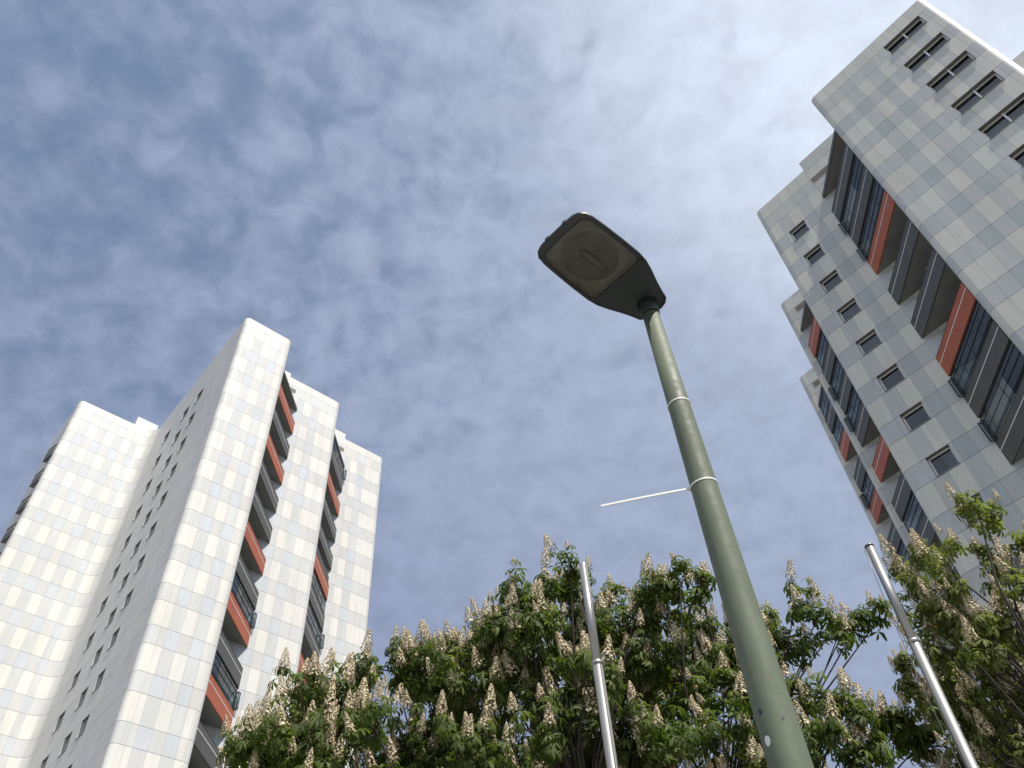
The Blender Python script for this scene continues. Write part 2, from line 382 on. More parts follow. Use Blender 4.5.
def balcony(root, p0, p1, pc, z, red, glazed=False, folded=False, lamp=False, curtain=0, canopy=False, rng=random, stuff=0):
    """triangular corner balcony: p0 wall-side start of the front, p1 its tip on the next facade, pc the inner corner; all (u,v)"""
    tf = lambda x, y, zz: P(x, y, zz)
    b = MB(); b.prism([p0, p1, pc] if True else [], z, z + 0.2, tf)
    sl = b.build('balcony', M['slab'], root)
    d = np.array([p1[0] - p0[0], p1[1] - p0[1]]); L = np.hypot(*d); d /= L
    c = np.array([pc[0] - p0[0], pc[1] - p0[1]]); nrm = np.array([-d[1], d[0]])
    if nrm @ c > 0: nrm = -nrm          # outward
    D3 = d[0] * UU + d[1] * VV; N3 = nrm[0] * UU + nrm[1] * VV; K = np.array([0, 0, 1.0])
    A0 = np.array(P(p0[0], p0[1], 0.0))
    at = lambda x, o, zz: A0 + D3 * x + N3 * o + K * zz
    if canopy:
        e = MB(); e.box(at(L / 2, 0.02, z + 0.13), D3 * (L / 2), N3 * 0.018, K * 0.15); e.build('fascia', M['grey'], sl)
        return sl
    pn = MB()
    pn.box(at(L / 2, 0.04, z + 0.39), D3 * (L / 2 + 0.02), N3 * 0.035, K * 0.41)
    pn.box(at(L / 2, 0.04, z + 1.025), D3 * (L / 2 + 0.02), N3 * 0.035, K * 0.205)
    pn.build('parapet_panel', M['red' if red else 'grey'], sl)
    t = MB(); t.box(at(L / 2, 0.048, z + 0.81), D3 * (L / 2 + 0.02), N3 * 0.035, K * 0.021)
    t.build('trim', M['trim'], sl)
    cp_ = MB(); cp_.box(at(L / 2, 0.04, z + 1.245), D3 * (L / 2 + 0.02), N3 * 0.045, K * 0.013); cp_.build('handrail', M['darkframe'], sl)
    if glazed:
        zb, zt = z + 1.26, z + 2.78
        fr = MB(); n = 4
        for q_ in (0.20, 0.30, 0.78, 1.22): fr.box(at(L / 2, 0.012, zb + q_), D3 * (L / 2), N3 * 0.012, K * 0.012)
        fr.box(at(L / 2, -0.01, zb + 0.02), D3 * (L / 2), N3 * 0.02, K * 0.02); fr.box(at(L / 2, -0.01, zt - 0.03), D3 * (L / 2), N3 * 0.025, K * 0.03)
        for j in range(n + 1):
            if rng.random() < 0.12 and 0 < j < n: continue
            fr.box(at(0.02 + (L - 0.04) * j / n, -0.01, (zb + zt) / 2), D3 * 0.010, N3 * 0.014, K * ((zt - zb) / 2 - 0.05))
        fr.build('glazing_frame', M['darkframe'], sl)
        gl = MB(); gl.quad(*[tuple(at(x, -0.01, zz)) for x, zz in ((0.03, zb), (L - 0.03, zb), (L - 0.03, zt), (0.03, zt))])
        gl.build('glazing', M['glazing'], sl)
        if curtain > 0:
            cu = MB(); m_ = 26
            for j in range(m_):
                x0, x1 = L * (1 - curtain) + L * curtain * j / m_ - 0.05, L * (1 - curtain) + L * curtain * (j + 1) / m_ - 0.05
                cu.quad(tuple(at(x0, -0.16 - 0.03 * (j % 2), zb - 0.2)), tuple(at(x1, -0.16 - 0.03 * ((j + 1) % 2), zb - 0.2)),
                        tuple(at(x1, -0.16 - 0.03 * ((j + 1) % 2), zt)), tuple(at(x0, -0.16 - 0.03 * (j % 2), zt)))
            cu.build('curtain', M['curtain'], sl)
    if folded:      # panes folded open, standing out over the parapet near the tip
        fo = MB(); zb, zt = z + 1.27, z + 2.40
        for j, x in enumerate((L - 0.06, L - 0.20)):
            w_ = 0.30 - 0.05 * j
            for (o0, o1, za, zc) in ((0.02, w_, zb, zb + 0.05), (0.02, w_, zt - 0.05, zt), (0.02, 0.06, zb, zt), (w_ - 0.05, w_, zb, zt)):
                fo.box(at(x, (o0 + o1) / 2, (za + zc) / 2), D3 * 0.014, N3 * (o1 - o0) / 2, K * (zc - za) / 2)
            if j == 0: fo.quad(*[tuple(at(x, o_, z_)) for o_, z_ in ((0.05, zb), (w_, zb), (w_, zt), (0.05, zt))], mi=1)
        fo.build('folding_pane', [M['darkframe'], M['glazing']], sl)
    if lamp:
        lm = MB(); cx = at(L * 0.5, -0.9, z - 0.05); lm.tube([cx + K * 0.05, cx - K * 0.03, cx - K * 0.07], [0.10, 0.11, 0.05], 12); lm.build('ceiling_lamp', M['lampwhite'], sl)
    if stuff:       # things kept on the balcony that show over the rail
        st = MB()
        if stuff == 1:      # dark windbreak / awning box
            st.box(at(L * 0.5, 0.0, z + 1.62), D3 * (L * 0.46), N3 * 0.03, K * 0.34); st.build('windbreak', M['darkframe'], sl)
        elif stuff == 2:
            for j in range(3):
                c0 = at(L * (0.25 + 0.06 * j), 0.05, z + 1.25); st.tube([c0, c0 + K * 0.25 + D3 * 0.05 * (j - 1)], [0.05, 0.09], 7)
            st.build('flower_box', M['lampwhite'], sl)
    return sl

# ---------------- left tower (front face lit by the sun, stepped back three times to the right)
rng = random.Random(5)
TL = empty('high_rise_tower', 'sunlit white high-rise left of the lamp, shaded side wall dotted with small windows', 'building',
           P(16, 50, 0))
def under(root):          # parts are modelled in world space; parent without moving them
    mi = Matrix.Translation(root.location).inverted()
    for o in list(root.children): o.matrix_parent_inverse = mi
ZSL, ZTL = 25.06, 57.9
uA0, uA1, vA = 11.80, 16.0, 42.43
vB, uB1 = 45.87, 23.0
vC, uC1 = 49.32, 30.05
vW, uW0 = 59.2, 5.0
r = 0.36
wb = Walls()
cl = arc((uA0 + r, vA + r), r, 180, 270); crn = arc((uA1 - r, vA + r), r, 270, 360)
tall = [(cl + [(12.49, vA)], 'C')] + seg([12.49, 12.89, 13.64, 14.39, 15.13, 15.53, uA1 - r], 'CGCGCC', vA, 'u') + [(crn, 'E')]
short = [(cl + [(12.49, vA)], 'W')] + seg([12.49, 12.89, 13.64, 14.39, 15.13, 15.53, uA1 - r], 'WBWBEE', vA, 'u') + [(crn, 'W')]
facade(wb, ZSL, ZTL, tall, short, PAL_L, rng); wb.build('wall', TL)
# side of the front block and face B
wb = Walls()
side = [([(uA1, vA + r), (uA1, vB)], 'G')]
crn = arc((uB1 - r, vB + r), r, 270, 360)
bk = [16.0, 16.75, 17.5, 18.2, 18.88, 19.58, 20.33, 21.07, 21.83, uB1 - r]
tall = side + seg(bk, 'GCGCGCGCC', vB, 'u') + [(crn, 'E')]
short = side + seg(bk, 'WBWBBWBWW', vB, 'u') + [(crn, 'W')]
facade(wb, ZSL, ZTL, tall, short, PAL_L, rng); wb.build('wall', TL)
wb = Walls()
side = [([(uB1, vB + r), (uB1, vC)], 'G')]
crn = arc((uC1 - r, vC + r), r, 270, 360)
bk = [23.0, 23.75, 24.5, 25.2, 25.9, 26.6, 27.33, 28.07, 28.8, uC1 - r]
tall = side + seg(bk, 'GCGCGCGCC', vC, 'u') + [(crn, 'E')]
short = side + seg(bk, 'WBWBWWBWW', vC, 'u') + [(crn, 'W')]
facade(wb, ZSL, ZTL, tall, short, PAL_L, rng); wb.build('wall', TL)
# shaded side wall with three columns of windows
wb = Walls()
WIN_V = [(48.10, 49.20), (50.55, 51.65), (53.95, 55.10)]
bk = [vA + r, 43.6, 44.7, 45.8, 46.95, 48.10, 49.20, 50.55, 51.65, 52.8, 53.95, 55.10, 56.3, 57.2, vW - 1.1]
codS = 'WBWBWHWHWBHWBW'; codT = 'EGEGEGEGEGEGEG'
facade(wb, ZSL, ZTL, seg(bk[::-1], codT[::-1], uA0, 'v'), seg(bk[::-1], codS[::-1], uA0, 'v'), PAL_S, rng, holes=lambda z: z < 54.2 and z > 1)
wb.build('wall', TL)
# wing face and its far side
wb = Walls()
cl = arc((uW0 + r, vW + r), r, 180, 270)
bk = [5.8, 6.5, 7.24, 7.99, 8.74, 9.48, 10.21, uA0 - 1.1]
cc = arc((uA0 - 1.1, vW - 1.1), 1.1, 90, 0, 10)
tall = [([(uW0, 66.0), (uW0, vW + r)], 'G'), (cl + [(5.8, vW)], 'C')] + seg(bk, 'GCGCGCG', vW, 'u') + [(cc[:6], 'C'), (cc[5:], 'E')]
short = [([(uW0, 66.0), (uW0, vW + r)], 'W'), (cl + [(5.8, vW)], 'W')] + seg(bk, 'BWBWBWB', vW, 'u') + [(cc[:6], 'W'), (cc[5:], 'W')]
facade(wb, ZSL, ZTL, tall, short, PAL_L, rng); wb.build('wall', TL)
# back walls (plain) and roof, with the raised parapets
b = MB()
back = [(uC1, vC + r), (uC1, 70.0), (12.0, 70.0), (12.0, 78.0), (7.0, 78.0), (7.0, 66.0), (uW0, 66.0)]
for a, c in zip(back, back[1:]): b.quad(P(*a, 0), P(*c, 0), P(*c, ZTL), P(*a, ZTL))
b.build('wall', M['render'], TL)
b = MB()
foot = arc((uA0 + r, vA + r), r, 180, 270) + arc((uA1 - r, vA + r), r, 270, 360) + [(uA1, vB)] + arc((uB1 - r, vB + r), r, 270, 360) + [(uB1, vC)] + \
    arc((uC1 - r, vC + r), r, 270, 360) + back[1:] + arc((uW0 + r, vW + r), r, 180, 270) + [(uA0, vW)]
ins = 0.0
b.v += [P(x, y, ZTL - 0.02) for x, y in foot]; b.f.append(tuple(range(len(foot)))); b.mi.append(0); b.smooth.append(False)
b.build('roof', M['roof'], TL)
for (a0, a1, b0, b1, zt) in ((9.9, 11.795, vW + 0.004, 66, 58.95), (16.003, 17.85, vB - 0.004, 52, 58.3), (23.003, 25.7, vC - 0.004, 56, 58.5)):
    b = MB(); b.prism([(a0, b0), (a1, b0), (a1, b1), (a0, b1)], ZTL - 0.3 if zt > 58.6 else ZTL - 0.25, zt, P)
    b.build('roof_upstand', noisy('upstand_white', (0.62, 0.615, 0.59), 0.6, 0.6, 0.06), TL)
for k in range(-8, 11):
    z = ZSL + 2.8 * k
    for v0, v1 in WIN_V:
        window(TL, (uA0, v1), (0, -1), (1, 0), v1 - v0, 1.16, z, 0.22, 1, curtain=rng.choice([0, 0, 0.4, 1.0]), rng=rng)
# balconies of the two corners
RED1 = {51.5, 45.9, 37.5, 31.9, 26.3, 17.9, 12.3, 6.7}
def near(z, st): return any(abs(z - x) < 0.5 for x in st)
for k in range(0, 18):
    z = 51.5 - 2.8 * k
    if z < 3: break
    red = near(z, RED1); gl = near(z, {31.9, 26.3, 17.9, 9.5}); fo = near(z, {31.9, 26.3, 17.9})
    balcony(TL, (uA1 + 0.003, 42.85), (19.05, vB - 0.003), (uA1 + 0.003, vB - 0.003), z, red, gl, fo, lamp=near(z, {45.9, 37.5}), rng=rng)
    window(TL, (16.5, vB), (1, 0), (0, 1), 1.5, 1.2, z + 1.3, 0.12, 2, curtain=0.5, rng=rng)
balcony(TL, (uA1 + 0.003, 42.85), (19.05, vB - 0.003), (uA1 + 0.003, vB - 0.003), 54.3, False, canopy=True)
RED2 = {48.7, 40.3, 31.9, 23.5, 15.1}
for k in range(0, 18):
    z = 51.5 - 2.8 * k
    if z < 3: break
    red = near(z, RED2); gl = near(z, {51.5, 37.5, 34.7}); fo = near(z, {51.5, 34.7})
    balcony(TL, (uB1 + 0.003, 46.3), (26.03, vC - 0.003), (uB1 + 0.003, vC - 0.003), z, red, gl, fo, stuff=1 if near(z, {40.3}) else 0, rng=rng)
    window(TL, (23.5, vC), (1, 0), (0, 1), 1.5, 1.2, z + 1.3, 0.12, 2, curtain=0.5, rng=rng)
balcony(TL, (uB1 + 0.003, 46.3), (26.03, vC - 0.003), (uB1 + 0.003, vC - 0.003), 54.3, False, canopy=True)
# balconies that stick out past the far edge of the wing
for k in range(0, 17):
    z = 51.5 - 2.8 * k
    if z < 3: break
    balcony(TL, (uW0 - 0.003, 59.7), (4.76, 60.9), (uW0 - 0.003, 60.9), z, False, False, rng=rng)
# slots of the attic storey
for (a0, a1, vv) in ((17.9, 18.62, vB), (25.0, 25.75, vC)):
    b = MB(); b.box(P((a0 + a1) / 2, vv - 0.003, 56.42), UU * (a1 - a0) / 2, VV * 0.006, np.array([0, 0, 0.24])); b.build('vent_slot', M['vent'], TL)
under(TL)

# ---------------- right tower (shaded faces towards the camera)
rng = random.Random(11)
TR = empty('high_rise_tower', 'shaded grey panelled high-rise at the upper right with one bright sunlit edge', 'building', P(34, 4, 0))
ZSR, ZTR = 36.36, 50.0
uF, vF0, vF1 = 28.5, -6.26, 1.46
u2, v2 = 32.03, 8.48
u3, v3 = 39.4, 12.12
u4, v4 = 46.3, 15.56
r = 0.34
wb = Walls()
rl = 0.30
cl = arc((uF + rl, vF1 - rl), rl, 90, 180); crn = arc((uF + r, vF0 + r), r, 180, 270)
WF = (-3.16, -5.42)
bkT = [vF1 - rl, 0.55, -0.13, -0.84, -1.53, -2.21, -2.9, -3.6, -4.3, -5.0, -5.65, vF0 + r]
bkS = [vF1 - rl, 0.55, -0.13, -0.84, -1.53, -2.21, -2.68, WF[0], WF[1], -5.65, vF0 + r]
tall = [(cl, 'C')] + seg(bkT, 'CCGCGCGCGCC', uF, 'v') + [(crn, 'C')]
short = [(cl, 'W')] + seg(bkS, 'WWBWBWWHWW', uF, 'v') + [(crn, 'W')]
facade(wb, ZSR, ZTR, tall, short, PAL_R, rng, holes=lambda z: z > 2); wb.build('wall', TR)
for k in range(-12, 5):
    z = ZSR + 2.8 * k
    if z > 2: window(TR, (uF, WF[0]), (0, -1), (1, 0), WF[0] - WF[1], 1.16, z, 0.28, 2, post=0.08, curtain=rng.choice([0, 0, 0.45]), rng=rng)
# second face with its window column
wb = Walls()
cl = arc((u2 + r, v2 - r), r, 90, 180)
side = [([(uF + rl, vF1), (u2, vF1)][::-1], 'G')]
W2 = (7.24, 6.12)
bkT = [v2 - r, 7.49, 6.72, 5.95, 5.22, 4.46, 3.7, 2.95, 2.2, vF1]
bkS = [v2 - r, 7.49, W2[0], W2[1], 5.95, 5.22, 4.46, 3.7, 2.95, 2.2, vF1]
tall = [(cl, 'C')] + seg(bkT, 'CGCGCGCGC', u2, 'v') + side
short = [(cl, 'W')] + seg(bkS, 'WWHWBWWBWW', u2, 'v') + side
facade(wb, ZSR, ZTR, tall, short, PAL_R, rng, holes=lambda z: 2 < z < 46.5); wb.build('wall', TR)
for k in range(-12, 4):
    z = ZSR + 2.8 * k
    if z > 2: window(TR, (u2, W2[0]), (0, -1), (1, 0), W2[0] - W2[1], 1.16, z, 0.25, 1, curtain=rng.choice([0, 0, 1.0, 0.5]), rng=rng)
# third and fourth faces
for (ua, va, ub, vb, uprev) in ((u3, v2, u3, v3, u2), (u4, v3, u4, v4, u3)):
    wb = Walls()
    cl = arc((ua + r, vb - r), r, 90, 180)
    side = [([(ua, va), (uprev + r, va)], 'G')]
    bk = [vb - r, vb - 0.72, vb - 1.44, vb - 2.16, vb - 2.88, va]
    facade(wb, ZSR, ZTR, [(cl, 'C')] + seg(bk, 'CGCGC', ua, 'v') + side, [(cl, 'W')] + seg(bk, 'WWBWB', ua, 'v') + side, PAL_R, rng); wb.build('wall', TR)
# block on the far side of the front one
wb = Walls()
u0b = 36.0
cl = arc((u0b + r, -14.0 + r), r, 180, 270)
bk = [vF0, -7.0, -7.7, -8.4, -9.1, -9.8, -10.5, -11.2, -11.9, -12.6, -13.3, -14.0 + r]
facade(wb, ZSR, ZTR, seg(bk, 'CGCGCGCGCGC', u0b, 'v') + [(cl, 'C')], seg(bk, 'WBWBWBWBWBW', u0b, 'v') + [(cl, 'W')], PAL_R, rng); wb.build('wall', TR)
b = MB()
back = [(uF + r, vF0), (u0b, vF0)]
b.quad(P(*back[0], 0), P(*back[1], 0), P(*back[1], ZTR), P(*back[0], ZTR))
back2 = [(u0b + r, -14.0), (58, -14.0), (58, v4), (u4 + r, v4)]
for a, c in zip(back2, back2[1:]): b.quad(P(*a, 0), P(*c, 0), P(*c, ZTR), P(*a, ZTR))
b.build('wall', M['render'], TR)
foot = arc((uF + rl, vF1 - rl), rl, 90, 180) + arc((uF + r, vF0 + r), r, 180, 270) + [(u0b, vF0)] + arc((u0b + r, -14.0 + r), r, 180, 270) + back2[1:3] + \
    arc((u4 + r, v4 - r), r, 90, 180) + [(u4, v3)] + arc((u3 + r, v3 - r), r, 90, 180) + [(u3, v2)] + arc((u2 + r, v2 - r), r, 90, 180) + [(u2, vF1)]
b = MB(); b.v += [P(x, y, ZTR - 0.02) for x, y in foot]; b.f.append(tuple(range(len(foot)))); b.mi.append(0); b.smooth.append(False)
b.build('roof', M['roof'], TR)
up_m = noisy('upstand_grey', (0.52, 0.52, 0.49), 0.6, 0.6, 0.06)
for (a0, a1, b0, b1) in ((u2 - 0.004, 38, vF1 + 0.003, 4.5), (u3 - 0.004, 44, v2 + 0.003, 11.0), (u4 - 0.004, 52, v3 + 0.003, 14.6)):
    b = MB(); b.prism([(a0, b0), (a1, b0), (a1, b1), (a0, b1)], ZTR - 0.25, ZTR + (1.0 if a0 < 33 else 0.02), P); b.build('roof_upstand', up_m, TR)
def rwin(uw, vtop, z): window(TR, (uw, vtop), (0, -1), (1, 0), 1.5, 1.25, z + 1.25, 0.12, 2, curtain=0.5, rng=rng)
R2 = {37.82, 29.42, 18.22, 9.82}; G2 = {40.62, 37.82, 26.62, 23.82, 15.42}
R3 = {43.42, 32.22, 21.02, 12.62}; G3 = {40.62, 37.82, 35.02, 26.62, 18.22}
R4 = {40.62, 35.02, 26.62, 15.42}; G4 = {43.42, 40.62, 35.02, 29.42}
for k in range(0, 15):
    z = 43.42 - 2.8 * k
    if z < 3: break
    for (p0, p1, pc, red, gls, uw, vt) in (((29.03, vF1 + 0.003), (u2 - 0.003, 4.46), (u2 - 0.003, vF1 + 0.003), R2, G2, u2, 3.3),
                                 ((36.2, v2 + 0.003), (u3 - 0.003, 11.56), (u3 - 0.003, v2 + 0.003), R3, G3, u3, 10.6),
                                 ((43.1, v3 + 0.003), (u4 - 0.003, 15.05), (u4 - 0.003, v3 + 0.003), R4, G4, u4, 14.1)):
        gl = near(z, gls)
        balcony(TR, p0, p1, pc, z, near(z, red), gl, folded=gl and (uw == u2 or near(z, {37.82, 35.02})), lamp=(uw == u2 and near(z, {35.02})),
                curtain=0.55 if (uw == u2 and near(z, {23.82, 40.62})) else 0, rng=rng)
        rwin(uw, vt, z)
for (p0, p1, pc) in (((29.03, vF1 + 0.003), (u2 - 0.003, 4.46), (u2 - 0.003, vF1 + 0.003)), ((36.2, v2 + 0.003), (u3 - 0.003, 11.56), (u3 - 0.003, v2 + 0.003)),
                     ((43.1, v3 + 0.003), (u4 - 0.003, 15.05), (u4 - 0.003, v3 + 0.003))):
    balcony(TR, p0, p1, pc, 46.22, False, canopy=True)
for (uu_, b0, b1) in ((u2, 4.46, 3.0), (u3, 11.2, 9.0), (u4, 14.7, 12.8)):
    b = MB(); b.box(P(uu_ - 0.003, (b0 + b1) / 2, 48.45), UU * 0.006, VV * (b0 - b1) / 2, np.array([0, 0, 0.28])); b.build('vent_slot', M['vent'], TR)
under(TR)

# ------------------------------------------------------------------ street lamp
MX, MY = 0.9433, 3.2517
LP = empty('street_lamp', 'grey-green street lamp with flat dark head on a tapering metal mast', 'street lamp', (MX, MY, 0))
mast_m = mat('mast_paint', (0.118, 0.140, 0.096), 0.6, 0.0, 0.3); q = NT(mast_m)
sp1 = q.ramp(q.noise(14, 6, 0.7, stretch=(1, 1, 0.25)), [(0.30, 0.90), (0.55, 1.0), (0.78, 1.10)])
sp2 = q.ramp(q.noise(90, 3, 0.6), [(0.34, 0.86), (0.42, 1.0)])
sp3 = q.ramp(q.noise(2.2, 4, 0.6, stretch=(1, 1, 0.5)), [(0.3, 0.85), (0.7, 1.12)])
q.l(q.mul(q.mul((0.118, 0.140, 0.096, 1), sp1), q.mul(sp2, sp3)), q.b.inputs['Base Color'])
q.l(q.ramp(q.noise(20, 4), [(0.3, 0.5), (0.7, 0.72)]), q.b.inputs['Roughness'])
dark_m = noisy('lamp_housing', (0.024, 0.029, 0.030), 0.45, 18, 0.35)
rim_m = noisy('lamp_rim', (0.022, 0.023, 0.026), 0.4, 10, 0.3)
def mr(z): return (0.108 + (6.0 - z) * 0.0195) / 2
zsamp = [0, 0.5, 1.2, 2, 3, 4, 5, 5.95]
b = MB(); b.tube([(0, 0, z) for z in zsamp], [mr(z) for z in zsamp], 40); b.build('mast', mast_m, LP)
b = MB(); b.tube([(0, 0, 5.965), (0, 0, 5.975), (0, 0, 6.03), (0, 0, 6.07)], [0.058, 0.061, 0.062, 0.070], 32); b.build('collar', dark_m, LP)
ax = np.array([-0.695, -0.720, 0]); ax /= np.linalg.norm(ax); bx = np.array([-ax[1], ax[0], 0]) * -1
HZ = 6.085; TILT = -0.01
def H(a, w, z): return tuple(ax * a + bx * w * 1.0 + np.array([0, 0, HZ + z + TILT * a]))
half = [(-0.095, 0.045), (-0.085, 0.085), (-0.055, 0.118), (0.0, 0.132), (0.08, 0.158), (0.18, 0.197), (0.26, 0.222), (0.34, 0.232), (0.50, 0.231), (0.65, 0.226), (0.76, 0.219),
        (0.805, 0.206), (0.838, 0.180), (0.853, 0.140), (0.858, 0.07)]
outl = half + [(a, -w) for a, w in half[::-1]]
def scaled(k, ca=0.40): return [((a - ca) * k + ca, w * k) for a, w in outl]
# housing: bottom edge, flange, shell, domed top, underside of the gear tray
loops = [(scaled(0.955), -0.004), (scaled(0.985), -0.010), (scaled(1.0), 0.004), (scaled(1.0), 0.018), (scaled(0.985), 0.024), (scaled(0.97), 0.027), (scaled(0.92), 0.050), (scaled(0.80), 0.074), (scaled(0.58), 0.090), (scaled(0.25), 0.097)]
b = MB(); n = len(outl)
for lp, z in loops: b.v += [H(a, w, z) for a, w in lp]
for k in range(len(loops) - 1):
    for j in range(n):
        j2 = (j + 1) % n; b.f.append((k * n + j, k * n + j2, (k + 1) * n + j2, (k + 1) * n + j)); b.mi.append(0); b.smooth.append(True)
b.f.append(tuple((len(loops) - 1) * n + j for j in range(n))); b.mi.append(0); b.smooth.append(False)
# gear cover under the neck half (the lens covers the rest)
gear = [(a, w) for a, w in scaled(0.955) if a < 0.292]
gp = [(0.292, 0.212)] + [p for p in gear if p[1] > 0][::-1] + [p for p in gear if p[1] < 0][::-1] + [(0.292, -0.212)]
b.v += [H(a, w, -0.002) for a, w in gp]; b.f.append(tuple(range(len(b.v) - len(gp), len(b.v)))); b.mi.append(0); b.smooth.append(False)
hd = b.build('lamp_head', dark_m, LP)
# lens frame: ring between the outline and the lens opening
lens = [(0.308, 0.186), (0.308, 0.0), (0.308, -0.186), (0.335, -0.203), (0.50, -0.204), (0.66, -0.199), (0.758, -0.190), (0.796, -0.158), (0.804, 0.0), (0.796, 0.158), (0.758, 0.190), (0.66, 0.199), (0.50, 0.204), (0.335, 0.203)]
def grow(p, k, ca=0.55): return [((a - ca) * k[0] + ca, w * k[1]) for a, w in p]
lo = grow(lens, (1.10, 1.085)); lo = [(max(a, 0.294) + (0.030 if a > 0.7 else 0.0), w * 1.01) for a, w in lo]
b = MB(); n = len(lens)
for lp, z in ((lo, -0.006), (grow(lens, (1.07, 1.06)), -0.016), (grow(lens, (1.015, 1.015)), -0.014), (lens, -0.004)): b.v += [H(a, w, z) for a, w in lp]
for k in range(3):
    for j in range(n):
        j2 = (j + 1) % n; b.f.append((k * n + j, k * n + j2, (k + 1) * n + j2, (k + 1) * n + j)); b.mi.append(0); b.smooth.append(False)
b.build('lens_frame', rim_m, hd)
# reflector tray with an oval bowl, and the lamp bulb
b = MB(); n = len(lens); tray_z = 0.030
ov = [(0.55 + 0.205 * math.cos(t), 0.172 * math.sin(t)) for t in [2 * math.pi * j / 28 for j in range(28)]]
b.v += [H(a, w, -0.002) for a, w in lens] + [H(a, w, tray_z) for a, w in grow(lens, (0.96, 0.96))]
for j in range(n):
    j2 = (j + 1) % n; b.f.append((j, j2, n + j2, n + j)); b.mi.append(0); b.smooth.append(False)
base = len(b.v); b.v += [H(a, w, tray_z) for a, w in grow(lens, (0.96, 0.96))]; b.f.append(tuple(range(base, base + n))); b.mi.append(0); b.smooth.append(False)
b.build('reflector_tray', noisy('tray_beige', (0.20, 0.197, 0.182), 0.6, 9, 0.25), hd)
b = MB(); rings = [(1.0, tray_z - 0.0008), (0.97, tray_z - 0.002), (0.90, tray_z - 0.003), (0.75, tray_z - 0.003), (0.4, tray_z - 0.0025), (0.05, tray_z - 0.0022)]
for kk, z in rings: b.v += [H(0.555 + (a - 0.555) * kk, w * kk, z) for a, w in ov]
for k in range(len(rings) - 1):
    for j in range(28):
        j2 = (j + 1) % 28; b.f.append((k * 28 + j, k * 28 + j2, (k + 1) * 28 + j2, (k + 1) * 28 + j)); b.mi.append(0); b.smooth.append(True)
b.build('reflector', noisy('reflector_dull', (0.145, 0.143, 0.132), 0.5, 6, 0.3, metal=0.2), hd)
b = MB(); b.tube([H(0.40, 0, 0.012), H(0.47, 0, 0.012), H(0.58, 0, 0.012), H(0.63, 0, 0.012)], [0.012, 0.020, 0.020, 0.008], 12); b.build('bulb', mat('bulb_glass', (0.135, 0.132, 0.12), 0.5), hd)
b = MB(); lens_r = [(1.0, -0.006), (0.9, -0.016), (0.7, -0.024), (0.35, -0.029), (0.03, -0.030)]
for kk, z in lens_r: b.v += [H(a, w, z) for a, w in grow(lens, (kk, kk))]
for k in range(len(lens_r) - 1):
    for j in range(n):
        j2 = (j + 1) % n; b.f.append((k * n + j, k * n + j2, (k + 1) * n + j2, (k + 1) * n + j)); b.mi.append(0); b.smooth.append(True)
lens_m = glass_material('lens_plastic', (0.70, 0.68, 0.61), 0.03, 0.3)
b.build('lens', lens_m, hd)
for w_ in (0.075, -0.075):
    b = MB(); b.box(H(0.8575, w_, 0.010), ax * 0.005, bx * 0.016, np.array([0, 0, 0.013])); b.build('latch', rim_m, hd)
# round white sticker and two bolt holes on the mast
def on_mast(px_, py_):
    d = ray(px_, py_); o = CAM - np.array([MX, MY, 0]); A = d[0] ** 2 + d[1] ** 2; rr = mr(3.1)
    Bq = o[0] * d[0] + o[1] * d[1]; Cq = o[0] ** 2 + o[1] ** 2 - rr * rr
    t = (-Bq - math.sqrt(max(Bq * Bq - A * Cq, 0))) / A; p = o + d * t; return math.atan2(p[1], p[0]), p[2]
def patch(name, px_, py_, rw, rh, mtl, out_):
    th, z = on_mast(px_, py_); b = MB(); R_ = mr(z) + out_
    pts = [(th + rw / R_ * math.cos(2 * math.pi * j / 16), z + rh * math.sin(2 * math.pi * j / 16)) for j in range(16)]
    b.v += [(R_ * math.cos(t), R_ * math.sin(t), zz_) for t, zz_ in pts] + [(R_ * math.cos(th), R_ * math.sin(th), z)]
    b.v += [((R_ - 0.004) * math.cos(t), (R_ - 0.004) * math.sin(t), zz_) for t, zz_ in pts]
    for j in range(16):
        b.f.append((j, (j + 1) % 16, 16)); b.f.append((j, (j + 1) % 16, 17 + (j + 1) % 16, 17 + j)); b.mi += [0, 0]; b.smooth += [False, False]
    return b.build(name, mtl, LP)
patch('sticker', 767.5, 741, 0.0135, 0.021, mat('sticker_white', (0.62, 0.66, 0.64), 0.5), 0.001)
patch('bolt_hole', 760, 712, 0.008, 0.012, mat('bolt_dark', (0.03, 0.03, 0.03), 0.6), 0.0012)
patch('bolt_hole', 783, 718, 0.005, 0.008, mat('bolt_dark2', (0.05, 0.05, 0.045), 0.6), 0.0012)

